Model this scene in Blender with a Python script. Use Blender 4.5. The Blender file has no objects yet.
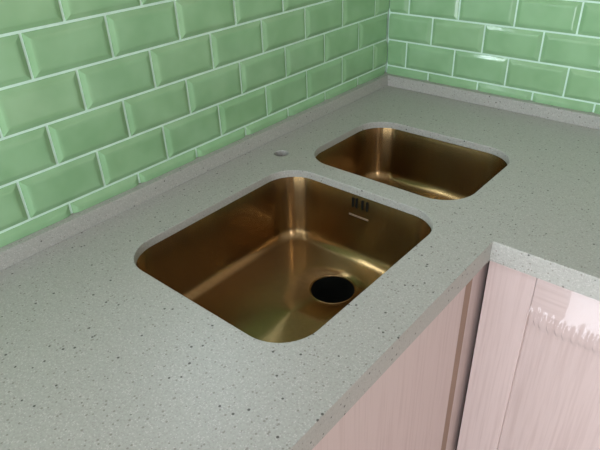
import bpy, bmesh, math, random
from mathutils import Matrix, Vector

random.seed(7)
scene = bpy.context.scene
COL = scene.collection

# ------------------------------------------------------------------ camera
Z0 = 0.955            # height of the lowest full tile course (tile datum)
CT = 0.900            # worktop height
right = Vector((0.76183429, 0.64682236, -0.03506208))
down = Vector((0.31807553, -0.42068768, -0.84961746))
fwd = Vector((-0.56430176, 0.63611533, -0.52623267))
cam_d = bpy.data.cameras.new('camera')
cam = bpy.data.objects.new('camera', cam_d)
COL.objects.link(cam)
M = Matrix.Identity(4)
for i in range(3):
    M[i][0] = right[i]; M[i][1] = -down[i]; M[i][2] = -fwd[i]
M[0][3], M[1][3], M[2][3] = 0.90416, -1.43847, Z0 + 0.48524
cam.matrix_world = M
cam_d.sensor_width = 36.0
cam_d.lens = 560.48 * 36.0 / 600.0
cam_d.clip_start = 0.02
scene.camera = cam

# ------------------------------------------------------------------ world and light
world = bpy.data.worlds.new('world'); scene.world = world
world.use_nodes = True
bg = world.node_tree.nodes['Background']
bg.inputs['Color'].default_value = (0.62, 0.78, 1.0, 1)
bg.inputs['Strength'].default_value = 1.0
scene.view_settings.view_transform = 'Standard'
scene.view_settings.look = 'None'
scene.view_settings.gamma = 1.0
scene.view_settings.use_curve_mapping = False
scene.view_settings.exposure = -0.12

RX, RY, RH = 2.9, -2.6, 2.6          # room: x 0..RX, y RY..0, z 0..RH
# daylight through the two windows (opening centre, size, facing)
def area(name, loc, rot, sx, sy, power, col):
    l = bpy.data.lights.new(name, 'AREA'); l.shape = 'RECTANGLE'
    l.size, l.size_y, l.energy, l.color = sx, sy, power, col
    o = bpy.data.objects.new(name, l); COL.objects.link(o)
    o.location = loc; o.rotation_euler = rot
    return o
W1 = dict(x0=0.10, x1=1.60, z0=0.06, z1=1.95)          # glazed balcony door in the wall behind the camera
W2 = dict(y0=-0.94, y1=-0.60, z0=1.412, z1=1.72)        # window over the sinks, above the tiles
area('daylight_behind', ((W1['x0']+W1['x1'])/2, RY-0.16, (W1['z0']+W1['z1'])/2),
     (math.radians(90), 0, 0), 1.50, 1.85, 64, (0.90, 0.94, 1.0))
area('daylight_over_sinks', (-0.115, -0.77, 1.58),
     (0, math.radians(-90), 0), 0.36, 0.42, 9.0, (0.80, 0.93, 1.0))

lamp = bpy.data.lights.new('ceiling_lamp_light', 'POINT')     # the room's ceiling lamp, behind the camera
lamp.energy, lamp.shadow_soft_size, lamp.color = 26, 0.06, (0.93, 0.90, 1.0)
lo = bpy.data.objects.new('ceiling_lamp_light', lamp); COL.objects.link(lo); lo.location = (2.05, -2.05, 2.35)

# ------------------------------------------------------------------ materials
def mat(name):
    m = bpy.data.materials.new(name); m.use_nodes = True
    nt = m.node_tree
    return m, nt, nt.nodes['Principled BSDF']
def ramp(nt, stops, interp='LINEAR'):
    r = nt.nodes.new('ShaderNodeValToRGB'); r.color_ramp.interpolation = interp
    el = r.color_ramp.elements
    while len(el) < len(stops): el.new(0.5)
    for e, (p, c) in zip(el, stops):
        e.position = p; e.color = (*c, 1) if len(c) == 3 else c
    return r
def texcoord(nt, scale=(1, 1, 1), world_space=True):
    n = nt.nodes
    if world_space:
        g = n.new('ShaderNodeNewGeometry'); src = g.outputs['Position']
    else:
        t = n.new('ShaderNodeTexCoord'); src = t.outputs['Object']
    mp = n.new('ShaderNodeMapping'); mp.inputs['Scale'].default_value = scale
    nt.links.new(src, mp.inputs['Vector'])
    return mp.outputs['Vector']
def mixc(nt, fac, a, b, mode='MIX'):
    m = nt.nodes.new('ShaderNodeMix'); m.data_type = 'RGBA'; m.blend_type = mode
    for sock, val in ((m.inputs[0], fac), (m.inputs[6], a), (m.inputs[7], b)):
        if hasattr(val, 'is_linked'): nt.links.new(val, sock)
        elif isinstance(val, (int, float)): sock.default_value = val
        else: sock.default_value = (*val, 1)
    return m.outputs[2]
def noise(nt, vec, scale, detail=3, rough=0.5):
    n = nt.nodes.new('ShaderNodeTexNoise'); n.inputs['Scale'].default_value = scale
    n.inputs['Detail'].default_value = detail; n.inputs['Roughness'].default_value = rough
    nt.links.new(vec, n.inputs['Vector'])
    return n.outputs['Fac']
def bump(nt, h, bsdf, strength, dist):
    b = nt.nodes.new('ShaderNodeBump'); b.inputs['Strength'].default_value = strength
    b.inputs['Distance'].default_value = dist
    nt.links.new(h, b.inputs['Height']); nt.links.new(b.outputs['Normal'], bsdf.inputs['Normal'])

def plain(name, col, rough=0.6, metallic=0.0, var=0.06, scale=8):
    m, nt, b = mat(name)
    f = noise(nt, texcoord(nt), scale)
    r = ramp(nt, [(0.3, tuple(c*(1-var) for c in col)), (0.7, tuple(min(1, c*(1+var)) for c in col))])
    nt.links.new(f, r.inputs[0]); nt.links.new(r.outputs[0], b.inputs['Base Color'])
    b.inputs['Roughness'].default_value = rough; b.inputs['Metallic'].default_value = metallic
    return m

# glazed green tile
M_TILE, nt, b = mat('green_glaze')
oi = nt.nodes.new('ShaderNodeObjectInfo')
r = ramp(nt, [(0.0, (0.272, 0.492, 0.265)), (0.5, (0.280, 0.500, 0.278)), (1.0, (0.290, 0.505, 0.278))])
nt.links.new(oi.outputs['Random'], r.inputs[0])
f = noise(nt, texcoord(nt), 14, 2)
r2 = ramp(nt, [(0.35, (0.90, 0.92, 0.88)), (0.65, (1.06, 1.04, 1.04))])
nt.links.new(f, r2.inputs[0])
nt.links.new(mixc(nt, 1.0, r.outputs[0], r2.outputs[0], 'MULTIPLY'), b.inputs['Base Color'])
b.inputs['Roughness'].default_value = 0.12
b.inputs['IOR'].default_value = 1.6
bump(nt, noise(nt, texcoord(nt), 26, 2), b, 0.10, 0.004)

M_GROUT = plain('pale_green_grout', (0.60, 0.82, 0.68), 0.85, var=0.05, scale=60)

# speckled quartz
M_QUARTZ, nt, b = mat('speckled_quartz')
vec = texcoord(nt)
base = ramp(nt, [(0.35, (0.368, 0.380, 0.345)), (0.65, (0.430, 0.442, 0.405))])
nt.links.new(noise(nt, vec, 260, 2, 0.7), base.inputs[0])
col = base.outputs[0]
def specks(scale, cut, keep, color, col):
    v = nt.nodes.new('ShaderNodeTexVoronoi'); v.inputs['Scale'].default_value = scale
    nt.links.new(vec, v.inputs['Vector'])
    d = ramp(nt, [(0.0, (1, 1, 1)), (cut, (1, 1, 1)), (cut*1.35, (0, 0, 0))])
    nt.links.new(v.outputs['Distance'], d.inputs[0])
    sep = nt.nodes.new('ShaderNodeSeparateColor'); nt.links.new(v.outputs['Color'], sep.inputs[0])
    k = nt.nodes.new('ShaderNodeMath'); k.operation = 'LESS_THAN'; k.inputs[1].default_value = keep
    nt.links.new(sep.outputs[0], k.inputs[0])
    mul = nt.nodes.new('ShaderNodeMath'); mul.operation = 'MULTIPLY'
    nt.links.new(d.outputs[0], mul.inputs[0]); nt.links.new(k.outputs[0], mul.inputs[1])
    return mixc(nt, mul.outputs[0], col, color)
col = specks(420, 0.34, 0.30, (0.52, 0.52, 0.49), col)
col = specks(330, 0.34, 0.42, (0.36, 0.36, 0.33), col)
col = specks(190, 0.25, 0.20, (0.26, 0.255, 0.225), col)
col = specks(95, 0.15, 0.16, (0.09, 0.09, 0.08), col)
nt.links.new(col, b.inputs['Base Color'])
b.inputs['Roughness'].default_value = 0.42
b.inputs['Specular IOR Level'].default_value = 0.45

# brushed steel with a warm bronze cast
M_STEEL, nt, b = mat('bronze_toned_steel')
g = texcoord(nt, (260, 260, 6))
f = noise(nt, g, 1.0, 3)
r = ramp(nt, [(0.3, (0.285, 0.188, 0.082)), (0.7, (0.345, 0.236, 0.115))])
nt.links.new(f, r.inputs[0]); nt.links.new(r.outputs[0], b.inputs['Base Color'])
b.inputs['Metallic'].default_value = 1.0
b.inputs['Roughness'].default_value = 0.27
b.inputs['Anisotropic Rotation'].default_value = 0.25
b.inputs['Anisotropic'].default_value = 0.9
tg = nt.nodes.new('ShaderNodeTangent'); tg.direction_type = 'RADIAL'; tg.axis = 'Z'
nt.links.new(tg.outputs[0], b.inputs['Tangent'])
bump(nt, f, b, 0.06, 0.001)

M_DARK = plain('black_drain_plastic', (0.006, 0.007, 0.006), 0.9)
M_DARK.node_tree.nodes['Principled BSDF'].inputs['Specular IOR Level'].default_value = 0.1
M_PLATE = plain('pale_etched_mark', (0.45, 0.36, 0.30), 0.4, 0.6)
M_WHITE = plain('white_paint', (0.66, 0.68, 0.68), 0.55, var=0.02)
M_WALL = plain('warm_plaster', (0.50, 0.42, 0.34), 0.85, var=0.04)
M_FLOOR = plain('pale_floor', (0.62, 0.50, 0.42), 0.45, var=0.08)
M_FRAME = plain('white_window_frame', (0.85, 0.85, 0.85), 0.35, var=0.01)

def wood(name, scale, c0, c1):
    m, nt, b = mat(name)
    v = texcoord(nt, scale)
    r = ramp(nt, [(0.30, c0), (0.55, c1), (0.75, tuple(0.5*(p+q) for p, q in zip(c0, c1)))])
    nt.links.new(noise(nt, v, 1.0, 4, 0.6), r.inputs[0])
    nt.links.new(r.outputs[0], b.inputs['Base Color'])
    b.inputs['Roughness'].default_value = 0.38
    bump(nt, noise(nt, v, 2.0, 3), b, 0.12, 0.001)
    return m
M_WOOD_V = wood('pink_oak_vertical', (170, 170, 5), (0.535, 0.432, 0.405), (0.61, 0.508, 0.48))
M_WOOD_X = wood('pink_oak_crosswise', (5, 5, 170), (0.535, 0.432, 0.405), (0.61, 0.508, 0.48))
M_SHADE_STRIP = plain('brown_gap_shade', (0.34, 0.235, 0.175), 0.6)  # shade of the recessed gap put into the strip's brown
M_CARCASS = plain('brown_carcass_board', (0.30, 0.20, 0.14), 0.7)

M_FILM, nt, b = mat('clear_protective_film')
nt.nodes.remove(b)
tr = nt.nodes.new('ShaderNodeBsdfTransparent'); gl = nt.nodes.new('ShaderNodeBsdfGlossy')
gl.inputs['Roughness'].default_value = 0.15
mx = nt.nodes.new('ShaderNodeMixShader')
lw = nt.nodes.new('ShaderNodeLayerWeight'); lw.inputs['Blend'].default_value = 0.5
ff = ramp(nt, [(0.0, (0.06, 0.06, 0.06)), (0.5, (0.08, 0.08, 0.08)), (0.75, (0.25, 0.25, 0.25)), (1.0, (1, 1, 1))])
nt.links.new(lw.outputs['Facing'], ff.inputs[0]); nt.links.new(ff.outputs[0], mx.inputs[0])
nt.links.new(tr.outputs[0], mx.inputs[1]); nt.links.new(gl.outputs[0], mx.inputs[2])
nt.links.new(mx.outputs[0], nt.nodes['Material Output'].inputs['Surface'])

M_GLASS, nt, b = mat('window_glass')
nt.nodes.remove(b)
tr = nt.nodes.new('ShaderNodeBsdfTransparent'); gl = nt.nodes.new('ShaderNodeBsdfGlossy')
gl.inputs['Roughness'].default_value = 0.02
mx = nt.nodes.new('ShaderNodeMixShader'); mx.inputs[0].default_value = 0.06
nt.links.new(tr.outputs[0], mx.inputs[1]); nt.links.new(gl.outputs[0], mx.inputs[2])
nt.links.new(mx.outputs[0], nt.nodes['Material Output'].inputs['Surface'])

# ------------------------------------------------------------------ helpers
def link(name, me, m, parent=None):
    if m and not me.materials: me.materials.append(m)
    o = bpy.data.objects.new(name, me); COL.objects.link(o)
    if parent is not None: o.parent = parent
    return o
def obj(name, bm, m, parent=None, smooth=False):
    bmesh.ops.recalc_face_normals(bm, faces=bm.faces)
    me = bpy.data.meshes.new(name); bm.to_mesh(me); bm.free()
    if smooth:
        for p in me.polygons: p.use_smooth = True
    return link(name, me, m, parent)
def empty(name, loc):
    o = bpy.data.objects.new(name, None); COL.objects.link(o); o.location = loc
    o.empty_display_size = 0.05
    return o
def tag(o, label, cat, group=None):
    o['label'] = label; o['category'] = cat
    if group: o['group'] = group
    return o
def struct(o, label=None):
    o['kind'] = 'structure'
    if label: o['label'] = label
    return o
def box(bm, x0, x1, y0, y1, z0, z1, bev=0.0):
    t = bmesh.new()
    vs = [t.verts.new((x, y, z)) for z in (z0, z1) for y in (y0, y1) for x in (x0, x1)]
    for q in ((0, 1, 3, 2), (4, 6, 7, 5), (0, 4, 5, 1), (2, 3, 7, 6), (0, 2, 6, 4), (1, 5, 7, 3)):
        t.faces.new([vs[i] for i in q])
    bmesh.ops.recalc_face_normals(t, faces=t.faces)
    if bev: bmesh.ops.bevel(t, geom=t.edges[:], offset=bev, segments=2, affect='EDGES', profile=0.5)
    tmp = bpy.data.meshes.new('tmp'); t.to_mesh(tmp); t.free()
    bm.from_mesh(tmp); bpy.data.meshes.remove(tmp)
    return bm
def boxo(name, dims, m, parent=None, bev=0.0):
    return obj(name, box(bmesh.new(), *dims, bev=bev), m, parent)

# ------------------------------------------------------------------ room shell
WT = 0.25            # wall thickness
WTL = 0.10           # left wall thinned so the window's light reaches the tile bevels
PL = 0.010           # plaster face lies this far behind the tile-edge plane
wl = bmesh.new()     # left wall with the window over the sinks
box(wl, -WTL, -PL, RY, 0.0, 0, W2['z0'])
box(wl, -WTL, -PL, RY, 0.0, W2['z1'], RH)
box(wl, -WTL, -PL, RY, W2['y0'], W2['z0'], W2['z1'])
box(wl, -WTL, -PL, W2['y1'], 0.0, W2['z0'], W2['z1'])
wall_left = struct(obj('wall_left', wl, M_WALL), 'left wall covered in green bevelled tiles beside the sinks')
wall_back = struct(boxo('wall_back', (-WT, RX+WT, PL, WT, 0, RH), M_WALL), 'back wall covered in green bevelled tiles behind the corner worktop')
wf = bmesh.new()
box(wf, -WT, RX+WT, RY-WT, RY, 0, W1['z0'])
box(wf, -WT, RX+WT, RY-WT, RY, W1['z1'], RH)
box(wf, -WT, W1['x0'], RY-WT, RY, W1['z0'], W1['z1'])
box(wf, W1['x1'], RX+WT, RY-WT, RY, W1['z0'], W1['z1'])
struct(obj('wall_front', wf, M_WALL), 'plain warm plaster wall behind the camera')
struct(boxo('wall_right', (RX, RX+WT, RY, 0.0, 0, RH), M_WALL), 'plain warm plaster wall at the far right')
struct(boxo('floor', (-WT, RX+WT, RY-WT, WT, -0.1, 0), M_FLOOR), 'pale floor')
struct(boxo('ceiling', (-WT, RX+WT, RY-WT, WT, RH, RH+0.1), M_WHITE), 'white ceiling')

def window(name, axis, a0, a1, z0, z1, face, out, split=True):
    root = struct(empty(name, (0, 0, 0)))
    def bb(nm, a, b, c, d, t0, t1, m):
        if not split: t0, t1 = t0-0.035, t1-0.055
        lo, hi = sorted((face + out*t0, face + out*t1))
        dims = (a, b, lo, hi, c, d) if axis == 'x' else (lo, hi, a, b, c, d)
        return boxo(nm, dims, m, root)
    w = 0.05 if split else 0.025
    bb('frame', a0, a0+w, z0, z1, 0.06, 0.12, M_FRAME); bb('frame', a1-w, a1, z0, z1, 0.06, 0.12, M_FRAME)
    bb('frame', a0+w, a1-w, z0, z0+w, 0.06, 0.12, M_FRAME); bb('frame', a0+w, a1-w, z1-w, z1, 0.06, 0.12, M_FRAME)
    mid = (a0+a1)/2
    if not split:
        bb('pane', a0+w, a1-w, z0+w, z1-w, 0.075, 0.099, M_GLASS)
        return root
    bb('mullion', mid-0.03, mid+0.03, z0+w, z1-w, 0.06, 0.12, M_FRAME)
    bb('pane', a0+w, mid-0.03, z0+w, z1-w, 0.085, 0.09, M_GLASS)
    bb('pane', mid+0.03, a1-w, z0+w, z1-w, 0.085, 0.09, M_GLASS)
    return root
window('window_1', 'x', W1['x0'], W1['x1'], W1['z0'], W1['z1'], RY, -1)
window('window_2', 'y', W2['y0'], W2['y1'], W2['z0'], W2['z1'], -PL, -1, False)

# ------------------------------------------------------------------ bevelled wall tiles, one object each
T, H, GAP = 0.15, 0.075, 0.0046
BEV, RISE = 0.0110, 0.0053
tile_cache = {}
def tile_mesh(w, h, bl, br, bb_, bt):
    key = (round(w, 4), round(h, 4), bl, br, bb_, bt)
    if key in tile_cache: return tile_cache[key]
    bm = bmesh.new()
    # local frame: u to the right, v up, n out of the wall
    def ring(l, r_, b_, t, n): return [bm.verts.new((u, n, v)) for u, v in ((l, b_), (r_, b_), (r_, t), (l, t))]
    r0 = ring(0, w, 0, h, 0.0085)
    r1 = ring(0, w, 0, h, 0.0)
    def inset(i): return [i if bl else 0, w-(i if br else 0), i if bb_ else 0, h-(i if bt else 0)]
    rings = [r0, r1] + [ring(*inset(BEV*f), -RISE*g) for f, g in ((0.05, 0.16), (0.75, 0.84), (1.0, 0.95), (1.3, 1.0))]
    r4 = rings[-1]
    for a, c in zip(rings[:-1], rings[1:]):
        for k in range(4):
            fs = [a[k], a[(k+1) % 4], c[(k+1) % 4], c[k]]
            bm.faces.new(fs)
    bm.faces.new(r4); bm.faces.new(r0[::-1])
    bmesh.ops.remove_doubles(bm, verts=bm.verts, dist=1e-6)
    bmesh.ops.recalc_face_normals(bm, faces=bm.faces)
    me = bpy.data.meshes.new('tile'); bm.to_mesh(me); bm.free()
    me.materials.append(M_TILE)
    tile_cache[key] = me
    return me
# course k: k=-1 is the thin cut strip standing on the upstand; then full courses upward
UP_TOP = 0.0235                         # top of the upstand below the tile datum
COURSES = [(-1, -UP_TOP+0.0004, 0.0)] + [(k, k*H, (k+1)*H) for k in range(0, 6)]
TOPZ = 6*H
def cover(wall, along, first_even, first_odd, length, flip):
    """joints start at first_* metres from the corner, then every T"""
    for k, z0, z1 in COURSES:
        par = (5-k) % 2                 # course numbering as counted in the photo
        s0 = (first_even if par == 0 else first_odd)
        js = [0.0045]
        s = s0
        while s < length: js.append(s); s += T
        js.append(length)
        for a, c in zip(js[:-1], js[1:]):
            w = c-a-GAP; h = z1-z0-(GAP if k >= 0 else GAP/2)
            if w < 0.012: continue
            at_corner = (a == js[0]); at_end = (c == length)
            cut_in = at_corner and w < T*0.9
            zz = Z0 + z0 + (GAP/2 if k >= 0 else 0)
            if flip:      # left wall: u runs towards the corner (+y); the corner side is on the right
                me = tile_mesh(w, h, True, not cut_in, k >= 0, True)
                o = link('tile', me, None, wall)
                o.matrix_world = Matrix(((0, -1, 0, 0.0), (1, 0, 0, -(c-GAP/2)), (0, 0, 1, zz), (0, 0, 0, 1)))
            else:         # back wall: u runs away from the corner (+x)
                me = tile_mesh(w, h, not cut_in, True, k >= 0, True)
                o = link('tile', me, None, wall)
                o.matrix_world = Matrix(((1, 0, 0, a+GAP/2), (0, 1, 0, 0.0), (0, 0, 1, zz), (0, 0, 0, 1)))
cover(wall_left, 'y', 0.979*T, 0.472*T, 2.10, True)
cover(wall_back, 'x', 0.945*T, 0.438*T, 1.65, False)
GR = 0.0006
boxo('grout', (-PL+0.0001, -GR, -2.10, -GR, Z0-UP_TOP+0.0005, Z0+TOPZ), M_GROUT, wall_left)
boxo('grout', (0.0, 1.65, GR, PL-0.0001, Z0-UP_TOP+0.0005, Z0+TOPZ), M_GROUT, wall_back)

# ------------------------------------------------------------------ rounded rectangle loops
def rrect(cx, cy, hx, hy, r, n=14, straight=6):
    """counter-clockwise loop, fixed point count"""
    pts = []
    corners = [(cx+hx-r, cy-hy+r, -90), (cx+hx-r, cy+hy-r, 0), (cx-hx+r, cy+hy-r, 90), (cx-hx+r, cy-hy+r, 180)]
    for i, (x, y, a0) in enumerate(corners):
        arc = [(x+r*math.cos(math.radians(a0+90*t/n)), y+r*math.sin(math.radians(a0+90*t/n))) for t in range(n+1)]
        pts += arc
        nx, ny, na = corners[(i+1) % 4]
        e = (nx+r*math.cos(math.radians(na)), ny+r*math.sin(math.radians(na)))
        s = arc[-1]
        pts += [(s[0]+(e[0]-s[0])*k/straight, s[1]+(e[1]-s[1])*k/straight) for k in range(1, straight)]
    return pts
def circle(cx, cy, r, n=40):
    return [(cx+r*math.cos(2*math.pi*k/n), cy+r*math.sin(2*math.pi*k/n)) for k in range(n)]

BIG = dict(cx=0.333, cy=-0.829, hx=0.193, hy=0.222, r=0.069, depth=0.168, drain=(0.352, -0.724), dr=0.045)
SMALL = dict(cx=0.329, cy=-0.409, hx=0.194, hy=0.148, r=0.074, depth=0.158, drain=(0.345, -0.400), dr=0.045)
SLAB = 0.016
FX, FY = 0.623, -0.626                  # front edges of the two worktop legs
ENDY, ENDX = -1.56, 1.60                # where the legs end, outside the picture
U = 0.020                               # upstand thickness

# ------------------------------------------------------------------ worktop
worktop = empty('quartz_worktop', (0.0, 0.0, CT-SLAB))
tag(worktop, 'L-shaped speckled grey quartz worktop with two sink cutouts', 'worktop')
def slab_mesh(name, loops_of, z0, z1, bev):
    """loops_of(i) gives the outline and hole loops eased back into the stone by i"""
    bm = bmesh.new()
    rings = []
    for i, z in ((0.0, z0), (0.0, z1-bev), (bev*0.3, z1-bev*0.3), (bev, z1)):
        rings.append([[bm.verts.new((x, y, z)) for x, y in lp] for lp in loops_of(i)])
    for a, c in zip(rings[:-1], rings[1:]):
        for la, lc in zip(a, c):
            n = len(la)
            for k in range(n): bm.faces.new((la[k], la[(k+1) % n], lc[(k+1) % n], lc[k]))
    for rg in (rings[0], rings[-1]):
        es = []
        for lp in rg:
            for k in range(len(lp)): es.append(bm.edges.get((lp[k], lp[(k+1) % len(lp)])))
        bmesh.ops.triangle_fill(bm, use_beauty=True, edges=es)
    bmesh.ops.recalc_face_normals(bm, faces=bm.faces)
    me = bpy.data.meshes.new(name); bm.to_mesh(me); bm.free()
    return me
def worktop_loops(i):
    return [[(0.0005, ENDY+i), (FX-i, ENDY+i), (FX-i, FY+i), (ENDX-i, FY+i), (ENDX-i, -0.0005), (0.0005, -0.0005)],
            rrect(BIG['cx'], BIG['cy'], BIG['hx']+i, BIG['hy']+i, BIG['r']+i),
            rrect(SMALL['cx'], SMALL['cy'], SMALL['hx']+i, SMALL['hy']+i, SMALL['r']+i),
            circle(0.086, -0.571, 0.0165+i)]
me = slab_mesh('slab', worktop_loops, 0.0, SLAB, 0.0012)
link('slab', me, M_QUARTZ, worktop)
AP = 0.040                              # built-up front edge
def rel(name, x0, x1, y0, y1, z0, z1, m, parent, base=(0, 0, CT-SLAB), bev=0.0008):
    return boxo(name, (x0-base[0], x1-base[0], y0-base[1], y1-base[1], z0-base[2], z1-base[2]), m, parent, bev)
lz = CT-AP
bm = bmesh.new()
pts = [(FX-0.02, ENDY), (FX, ENDY), (FX, FY), (ENDX, FY), (ENDX, FY+0.02), (FX-0.02, FY+0.02)]
lo = [bm.verts.new((x, y, lz-(CT-SLAB))) for x, y in pts]; hi = [bm.verts.new((x, y, 0.0)) for x, y in pts]
bm.faces.new(lo[::-1]); bm.faces.new(hi)
for k in range(6): bm.faces.new((lo[k], lo[(k+1) % 6], hi[(k+1) % 6], hi[k]))
obj('front_edge', bm, M_QUARTZ, worktop)
rel('upstand', 0.0002, U, ENDY, -0.0002, CT+0.0001, Z0-UP_TOP, M_QUARTZ, worktop)
rel('upstand', U+0.0003, ENDX, -U, -0.0002, CT+0.0001, Z0-UP_TOP, M_QUARTZ, worktop)

# ------------------------------------------------------------------ sinks
def make_sink(name, label, p, overflow):
    cx, cy, hx, hy, r, d = (p[k] for k in ('cx', 'cy', 'hx', 'hy', 'r', 'depth'))
    top = CT-SLAB-0.0006
    bx, by, bz = cx, cy, CT-d
    root = empty(name, (bx, by, bz)); tag(root, label, 'sink', 'undermount sinks')
    bm = bmesh.new()
    loops = []
    def add(pts, z): loops.append([bm.verts.new((x-bx, y-by, z-bz)) for x, y in pts])
    ex = 0.0035                          # bowl mouth stands just outside the stone edge
    add(rrect(cx, cy, hx+0.022, hy+0.022, r+0.022), top-0.0012)
    add(rrect(cx, cy, hx+0.022, hy+0.022, r+0.022), top)
    add(rrect(cx, cy, hx+ex+0.001, hy+ex+0.001, r+ex+0.001), top)
    add(rrect(cx, cy, hx+ex+0.0003, hy+ex+0.0003, r+ex+0.0003), top-0.0003)
    add(rrect(cx, cy, hx+ex, hy+ex, r+ex), top-0.001)
    R = 0.026                            # radius between wall and floor
    zf = CT-d
    draft = 0.005
    for t in (0.33, 0.66, 1.0):
        i = draft*t
        add(rrect(cx, cy, hx+ex-i, hy+ex-i, r+ex-i), (top-0.001)+(zf+R-top+0.001)*t)
    for k in range(1, 9):
        a = math.radians(90*k/8)
        i = draft + R*(1-math.cos(a))
        add(rrect(cx, cy, hx+ex-i, hy+ex-i, max(r+ex-i, 0.02)), zf+R-R*math.sin(a))
    last = rrect(cx, cy, hx+ex-draft-R, hy+ex-draft-R, max(r+ex-draft-R, 0.02))
    dx, dy = p['drain']; dr = p['dr']
    n = len(last)
    angs = [math.atan2(y-dy, x-dx) for x, y in last]
    circ = [(math.cos(a), math.sin(a)) for a in angs]
    for t in (0.25, 0.5, 0.75):
        add([((x*(1-t)+(dx+(dr+0.012)*c)*t), (y*(1-t)+(dy+(dr+0.012)*s)*t)) for (x, y), (c, s) in zip(last, circ)], zf-0.0035*t)
    add([(dx+(dr+0.010)*c, dy+(dr+0.010)*s) for c, s in circ], zf-0.0035)
    add([(dx+(dr+0.008)*c, dy+(dr+0.008)*s) for c, s in circ], zf-0.0050)
    add([(dx+(dr+0.001)*c, dy+(dr+0.001)*s) for c, s in circ], zf-0.0056)
    for a, c in zip(loops[:-1], loops[1:]):
        for k in range(n):
            bm.faces.new((a[k], a[(k+1) % n], c[(k+1) % n], c[k]))
    o = obj('basin', bm, M_STEEL, root, smooth=True)
    # drain: steel ring and dark open throat
    def lathe(nm, prof, m, cap=False):
        b2 = bmesh.new(); N = 40; ls = []
        for rr, z in prof: ls.append([b2.verts.new((dx-bx+rr*math.cos(2*math.pi*k/N), dy-by+rr*math.sin(2*math.pi*k/N), z-bz)) for k in range(N)])
        for a, c in zip(ls[:-1], ls[1:]):
            for k in range(N): b2.faces.new((a[k], a[(k+1) % N], c[(k+1) % N], c[k]))
        if cap: b2.faces.new(ls[-1])
        return obj(nm, b2, m, root, smooth=True)
    lathe('drain_ring', [(dr+0.0030, zf-0.0050), (dr+0.0024, zf-0.0042), (dr+0.0012, zf-0.0042), (dr, zf-0.0055), (dr-0.0005, zf-0.010)], M_STEEL)
    lathe('drain_throat', [(dr-0.0006, zf-0.0075), (dr-0.003, zf-0.030), (dr-0.010, zf-0.055), (0.020, zf-0.070), (0.018, zf-0.120)], M_DARK, cap=True)
    if overflow:
        yw = cy+hy+ex-by-0.0024
        for k, x in enumerate((0.3145, 0.3235, 0.3385, 0.350)):
            zt, zb = CT-0.028, CT-0.046
            b2 = bmesh.new()
            pts = []
            w = 0.0023
            for t in range(9): a = math.pi*t/8; pts.append((x-bx+w*math.cos(a), zt-bz+w*math.sin(a)))
            for t in range(9): a = math.pi+math.pi*t/8; pts.append((x-bx+w*math.cos(a), zb-bz+w*math.sin(a)))
            f0 = [b2.verts.new((u, yw, v)) for u, v in pts]; f1 = [b2.verts.new((u, yw+0.004, v)) for u, v in pts]
            b2.faces.new(f0); b2.faces.new(f1[::-1])
            for q in range(len(pts)): b2.faces.new((f0[q], f0[(q+1) % len(pts)], f1[(q+1) % len(pts)], f1[q]))
            obj('overflow_slot', b2, M_DARK, root)
        boxo('etched_mark', (0.306-bx, 0.354-bx, yw-0.0008, yw+0.004, CT-0.0685-bz, CT-0.0655-bz), M_PLATE, root)
    return root
make_sink('kitchen_sink', 'large bronze-toned steel sink bowl with open black drain, nearest the viewer', BIG, True)
make_sink('kitchen_sink', 'smaller bronze-toned steel sink bowl set near the tiled corner', SMALL, False)

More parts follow.
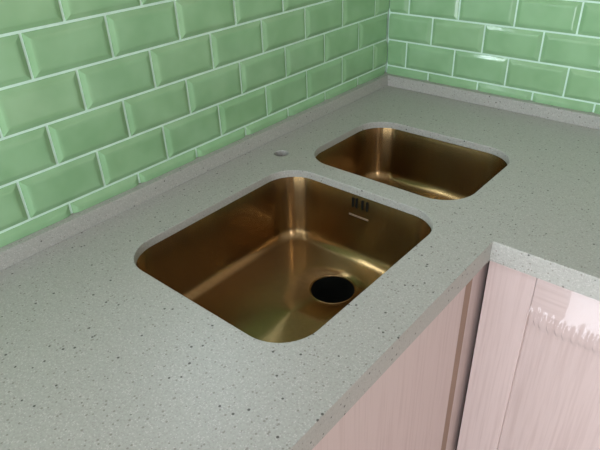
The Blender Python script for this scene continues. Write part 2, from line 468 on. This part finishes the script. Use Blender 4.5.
# ------------------------------------------------------------------ base cabinets
CXF, CYF = 0.614, -0.602                # door planes of the two cabinet runs
ctop = CT-AP-0.001
def cabinet_run(name, label, M4, width, lead, film):
    """local frame: u along the run, v out of the front (door face at v=0), z up"""
    root = empty(name, (0, 0, 0)); root.matrix_world = M4
    tag(root, label, 'cabinet', 'kitchen base cabinets')
    D = 0.020
    z0, z1 = 0.10, ctop-0.002
    bx = lambda nm, a, b, c, d, e, f, m, par=root, bev=0.0012: boxo(nm, (a, b, c, d, e, f), m, par, bev)
    for a, b in ((lead, lead+0.016), (width-0.016, width)): bx('side_panel', a, b, -0.53, -D-0.002, z0, z1-0.002, M_CARCASS)
    bx('bottom_panel', lead+0.0165, width-0.0165, -0.53, -D-0.002, z0, z0+0.016, M_CARCASS)
    bx('back_panel', lead+0.0165, width-0.0165, -0.53, -0.522, z0+0.0165, z1-0.002, M_CARCASS)
    bx('plinth', lead, width, -0.09, -0.06, 0.001, z0-0.001, M_WOOD_X)
    sw = 0.085
    if not film:                        # flat slab door; brown strip paints the shade of the gap by the filler
        for a in (0.0, width/2): bx('door', a+0.001, a+width/2-0.001, -D, 0.0, z0, z1, M_WOOD_V, bev=0.002)
        bx('gap_shade_strip', -0.050, -0.0005, -D-0.001, -0.010, z0, z1, M_SHADE_STRIP, bev=0.0)
        bx('corner_filler', -0.1150, -0.0502, -D-0.001, -0.0098, z0, z1, M_WOOD_V, bev=0.0)
        return root
    full = width; width = full/2          # two framed doors side by side
    for a in (width, 0.0):
        door = bx('door', a+0.001+sw-0.006, a+width-0.002-sw+0.006, -D+0.001, -0.009, z0+sw-0.008, z1-sw+0.008, M_WOOD_V, bev=0.0)
        bx('stile', a+0.001, a+0.001+sw, -D, 0.0, z0, z1, M_WOOD_V, door)
        bx('stile', a+width-0.002-sw, a+width-0.002, -D, 0.0, z0, z1, M_WOOD_V, door)
        bx('rail', a+0.0015+sw, a+width-0.0025-sw, -D, -0.0003, z1-sw, z1, M_WOOD_X, door)
        bx('rail', a+0.0015+sw, a+width-0.0025-sw, -D, -0.0003, z0, z0+sw, M_WOOD_X, door)
    if film:
        bm = bmesh.new()
        NU, NV = 260, 90
        ua, ub = 0.002+sw-0.001, width-0.002-sw+0.004
        zt, zb = z1-0.004, z1-0.62
        rnd = random.Random(3)
        pleats = []
        u = ua+0.004
        while u < ub: pleats.append((u, rnd.uniform(0.0028, 0.0046), rnd.uniform(0.02, 0.055), rnd.uniform(0.4, 1.0), rnd.uniform(-0.008, 0.008))); u += rnd.uniform(0.008, 0.017)
        grid = []
        for j in range(NV+1):
            q = j/NV; dz = (zt-zb)*(q**1.7); z = zt-dz
            row = []
            for i in range(NU+1):
                u = ua+(ub-ua)*i/NU
                # taped on the rail, bows out over its lower edge, then sinks into the panel in pleats
                bow = 0.0012+0.0200*min(1.0, dz/0.080)**0.9*min(1.0, 0.70+(u-ua)/0.2)
                t = min(1.0, max(0.0, (dz-0.076)/0.055)); t = t*t*(3-2*t)
                n_ = bow*(1-t)+t*(-0.0080)
                for pu, pw, pl, pa, po in pleats:
                    if abs(u-pu) < 3*pw and dz > 0.06+po:
                        e_ = math.exp(-((u-pu)/pw)**2)
                        n_ += pa*0.0120*e_*min(1.0, (dz-0.06-po)/0.02)*math.exp(-max(0.0, dz-0.082-po)/pl)*0.8
                row.append(bm.verts.new((u, n_+0.0006, z)))
            grid.append(row)
        for j in range(NV):
            for i in range(NU):
                bm.faces.new((grid[j][i], grid[j+1][i], grid[j+1][i+1], grid[j][i+1]))
        obj('protective_film', bm, M_FILM, door, smooth=True)['label'] = 'clear wrinkled plastic film over the door'
    return root
# right-hand run (faces the viewer): u=+x, v=-y
MB_ = Matrix(((1, 0, 0, CXF), (0, -1, 0, CYF), (0, 0, 1, 0), (0, 0, 0, 1)))
cabinet_run('base_cabinet', 'pale pinkish oak base cabinet with film-wrapped door under the right worktop leg', MB_, 0.98, 0.0, True)
# sink run (faces +x): u=-y, v=+x ; corner filler, painted shadow gap, then the door
MA_ = Matrix(((0, 1, 0, CXF), (-1, 0, 0, -0.690), (0, 0, 1, 0), (0, 0, 0, 1)))
ca = cabinet_run('base_cabinet', 'shaded pinkish oak base cabinet with flat door below the large sink', MA_, 0.86, -0.116, False)
